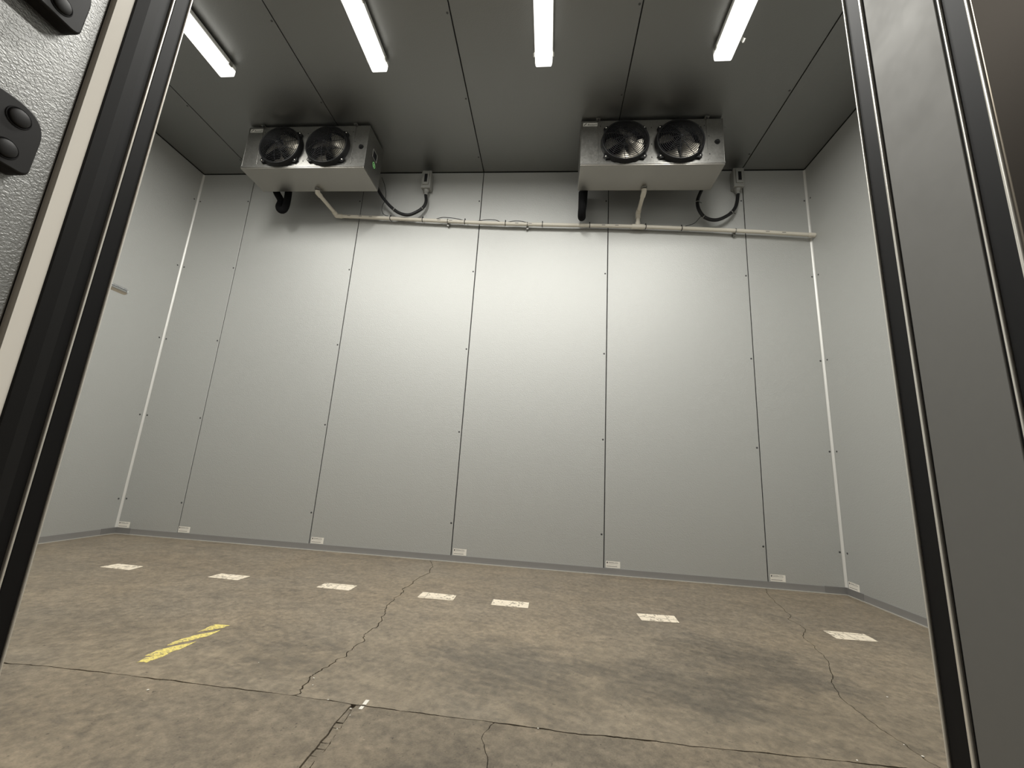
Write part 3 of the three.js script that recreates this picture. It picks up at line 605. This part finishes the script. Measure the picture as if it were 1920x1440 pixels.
strip(frameL, 'inner_edge', OL - 0.004, OL + 0.0025, ZF - 0.0035, ZF + 0.0003, M.edgeWhite, 0.0018);
strip(frameL, 'white_bead', OL - 0.113, OL + 0.0015, 2.7822, 2.7858, M.edgeWhite, 0.0014);
strip(frameL, 'back_strip', OL - 0.113, OL - 0.002, 2.7858, 2.8375, M.jambBlack);
const frameT = structure('trim_5', 'head of the doorway in black plastic', 'trim');
mesh('black_strip', rbox(OL - 0.113, OR + 0.012, OH, OH + 0.02, ZF, 2.83, 0.002, 1), M.jambBlack, frameT);

const door = structure('door_1', 'thick insulated door standing open on the left, embossed metal skin with black hinge blocks', 'door');
const DZ = 2.8395, DW = 1.2, DT = OL - 0.105;
mesh('leaf_core', box(DT, OL - 0.004, 0.02, OH + 0.03, DZ + 0.004, DZ + DW), M.jambBlack, door);
mesh('metal_skin', rbox(OL - 0.008, OL, 0.03, OH + 0.02, 2.8695, DZ + DW - 0.01, 0.003, 2), M.doorSkin, door);
{ // bevelled pale edging that leans towards the room
  const s = new THREE.Shape([[0.008, -2.8668], [-0.004, -2.8358], [-0.02, -2.8395], [-0.02, -2.8668]].map(([x, y]) => new THREE.Vector2(x + OL, y)));
  const g = new THREE.ExtrudeGeometry(s, { depth: OH, bevelEnabled: false }); g.rotateX(-Math.PI / 2); g.translate(0, 0.02, 0); mesh('cream_edge', g, M.cream, door);
}
const gk = (() => { const s = new THREE.Shape(); s.moveTo(0, 0); s.lineTo(0.004, 0.002); s.lineTo(0.006, 0.018); s.lineTo(0.003, 0.034); s.lineTo(-0.004, 0.037); s.lineTo(-0.03, 0.037); s.lineTo(-0.03, 0); s.lineTo(0, 0); const g = new THREE.ExtrudeGeometry(s, { depth: OH, bevelEnabled: false }); g.rotateX(Math.PI / 2); g.translate(OL - 0.004, OH + 0.02, 2.8015); return g; })();
mesh('gasket', gk, M.gasket, door);
// hinge blocks with two round bolt covers each
const hingeGeo = (() => {                   // outline in z (along the door) and y, thickness in x
  const s = new THREE.Shape();
  s.moveTo(0.13, 0.003); s.lineTo(0.036, 0.005); s.quadraticCurveTo(0.012, 0.004, 0.004, -0.012); s.quadraticCurveTo(0.0, -0.022, 0.0, -0.032); s.lineTo(0.001, -0.078); s.quadraticCurveTo(0.002, -0.086, 0.012, -0.086); s.lineTo(0.13, -0.084); s.lineTo(0.13, 0.003);
  const g = new THREE.ExtrudeGeometry(s, { depth: 0.016, bevelEnabled: true, bevelThickness: 0.006, bevelSize: 0.003, bevelSegments: 3, curveSegments: 8 });
  // shape x -> z, shape y -> y, depth -> x
  const p = g.attributes.position; for (let i = 0; i < p.count; i++) { const x = p.getX(i), y = p.getY(i), z = p.getZ(i); p.setXYZ(i, z, y, x); }
  for (let i = 0; i < p.count; i += 3) { const a = p.array, t = a.slice((i + 1) * 3, (i + 2) * 3); a.set(a.slice((i + 2) * 3, (i + 3) * 3), (i + 1) * 3); a.set(t, (i + 2) * 3); }
  g.computeVertexNormals(); return g;
})();
const capGeo = (() => { const c = cyl(0.0125, 0.0115, 0.003, 28), d = new THREE.SphereGeometry(0.0115, 24, 8, 0, Math.PI * 2, 0, Math.PI / 2); d.scale(1, 0.25, 1); d.translate(0, 0.0015, 0); const g = merge([c, d]); g.rotateZ(-Math.PI / 2); return g; })();
const rimGeo = (() => { const g = new THREE.TorusGeometry(0.0132, 0.001, 6, 32); g.rotateY(Math.PI / 2); return g; })();
for (const [y, z, flip] of [[1.158, 2.9065, 1], [1.318, 2.904, -1]]) {
  const h = mesh('hinge_block', hingeGeo, M.hinge, door); h.position.set(OL + 0.001, y, z); h.userData.label = flip > 0 ? 'black hinge block, lower one' : 'black hinge block, upper one';
  if (flip < 0) { h.scale.y = 1; h.position.y = y + 0.086; }
  for (const [dz, dy] of [[0.0265, -0.017], [0.0285, -0.066]]) { const c = mesh('bolt_cover', capGeo, M.hinge, h); c.position.set(0.0225, dy, dz); const r = mesh('rim', rimGeo, M.blackMatte, h); r.position.set(0.0222, dy, dz); }
}
// chrome release rod on the inner side of the front wall
{
  const t = thing('release_rod', 'short chrome rod poking out past the left door jamb', 'rod', [2.243, 1.0, ZF]);
  const r = mesh('shaft', [rod(V(0, 0, 0), V(0, 0, -0.066), 0.0062, 16), new THREE.SphereGeometry(0.0062, 16, 10).translate(0, 0, -0.066)], M.chrome, t);
  const f = cyl(0.018, 0.018, 0.006, 20); f.rotateX(Math.PI / 2); f.translate(0, 0, -0.003); mesh('collar', f, M.chrome, t);
}

// ---------------------------------------------------------------- the hall outside the doorway
const hall = structure('wall_outside', 'plain grey walls of the dim hall outside the door', 'wall');
mesh('wall_panel', box(-2.6, -2.5, 0, 4.6, ZE, 8), M.outWall, hall);
mesh('wall_panel', box(7.5, 7.6, 0, 4.6, ZE, 8), M.outWall, hall);
mesh('wall_panel', box(-2.6, 7.6, 0, 4.6, 8, 8.1), M.outWall, hall);
mesh('wall_panel', box(-2.6, XL - 0.1, 0, 4.6, ZE - 0.1, ZE), M.outWall, hall);
mesh('wall_panel', box(XR + 0.1, 7.6, 0, 4.6, ZE - 0.1, ZE), M.outWall, hall);
mesh('wall_panel', box(XL - 0.1, XR + 0.1, H + 0.1, 4.6, ZE - 0.1, ZE), M.outWall, hall);
const hallFloor = structure('floor_outside', 'concrete floor of the hall outside the door', 'floor'); mesh('slab', box(-2.6, 7.6, -0.05, -0.001, ZE, 8.1), M.outFloor, hallFloor);
const hallCeil = structure('ceiling_outside', 'grey ceiling of the hall outside the door', 'ceiling'); mesh('deck', box(-2.6, 7.6, 4.6, 4.7, ZE - 0.1, 8.1), M.outWall, hallCeil);


// unseen lamp added in the hall to brighten the outer wall skin
{
  const t = thing('added_hall_lamp', 'added unseen round high bay lamp in the hall behind the camera', 'lamp', [6.2, 4.6, 5.4]);
  const sh = new THREE.LatheGeometry([[0.03, 0], [0.06, -0.05], [0.18, -0.16], [0.2, -0.2], [0.19, -0.2], [0.17, -0.155], [0.05, -0.045]].map(p => new THREE.Vector2(...p)), 32); mesh('reflector', sh, M.lampBody, t);
  const d = cyl(0.18, 0.18, 0.008, 32); d.translate(0, -0.185, 0); mesh('diffuser', d, M.addedLampLens, t);
  const l = new THREE.RectAreaLight(new THREE.Color().setRGB(1, 0.9, 0.76), HALL_FILL_NITS, 0.32, 0.32); l.position.set(0, -0.2, 0); l.rotation.x = -Math.PI / 2; l.name = 'added_hall_lamp_glow'; l.castShadow = true; t.add(l);
}

renderer.render(scene, camera);
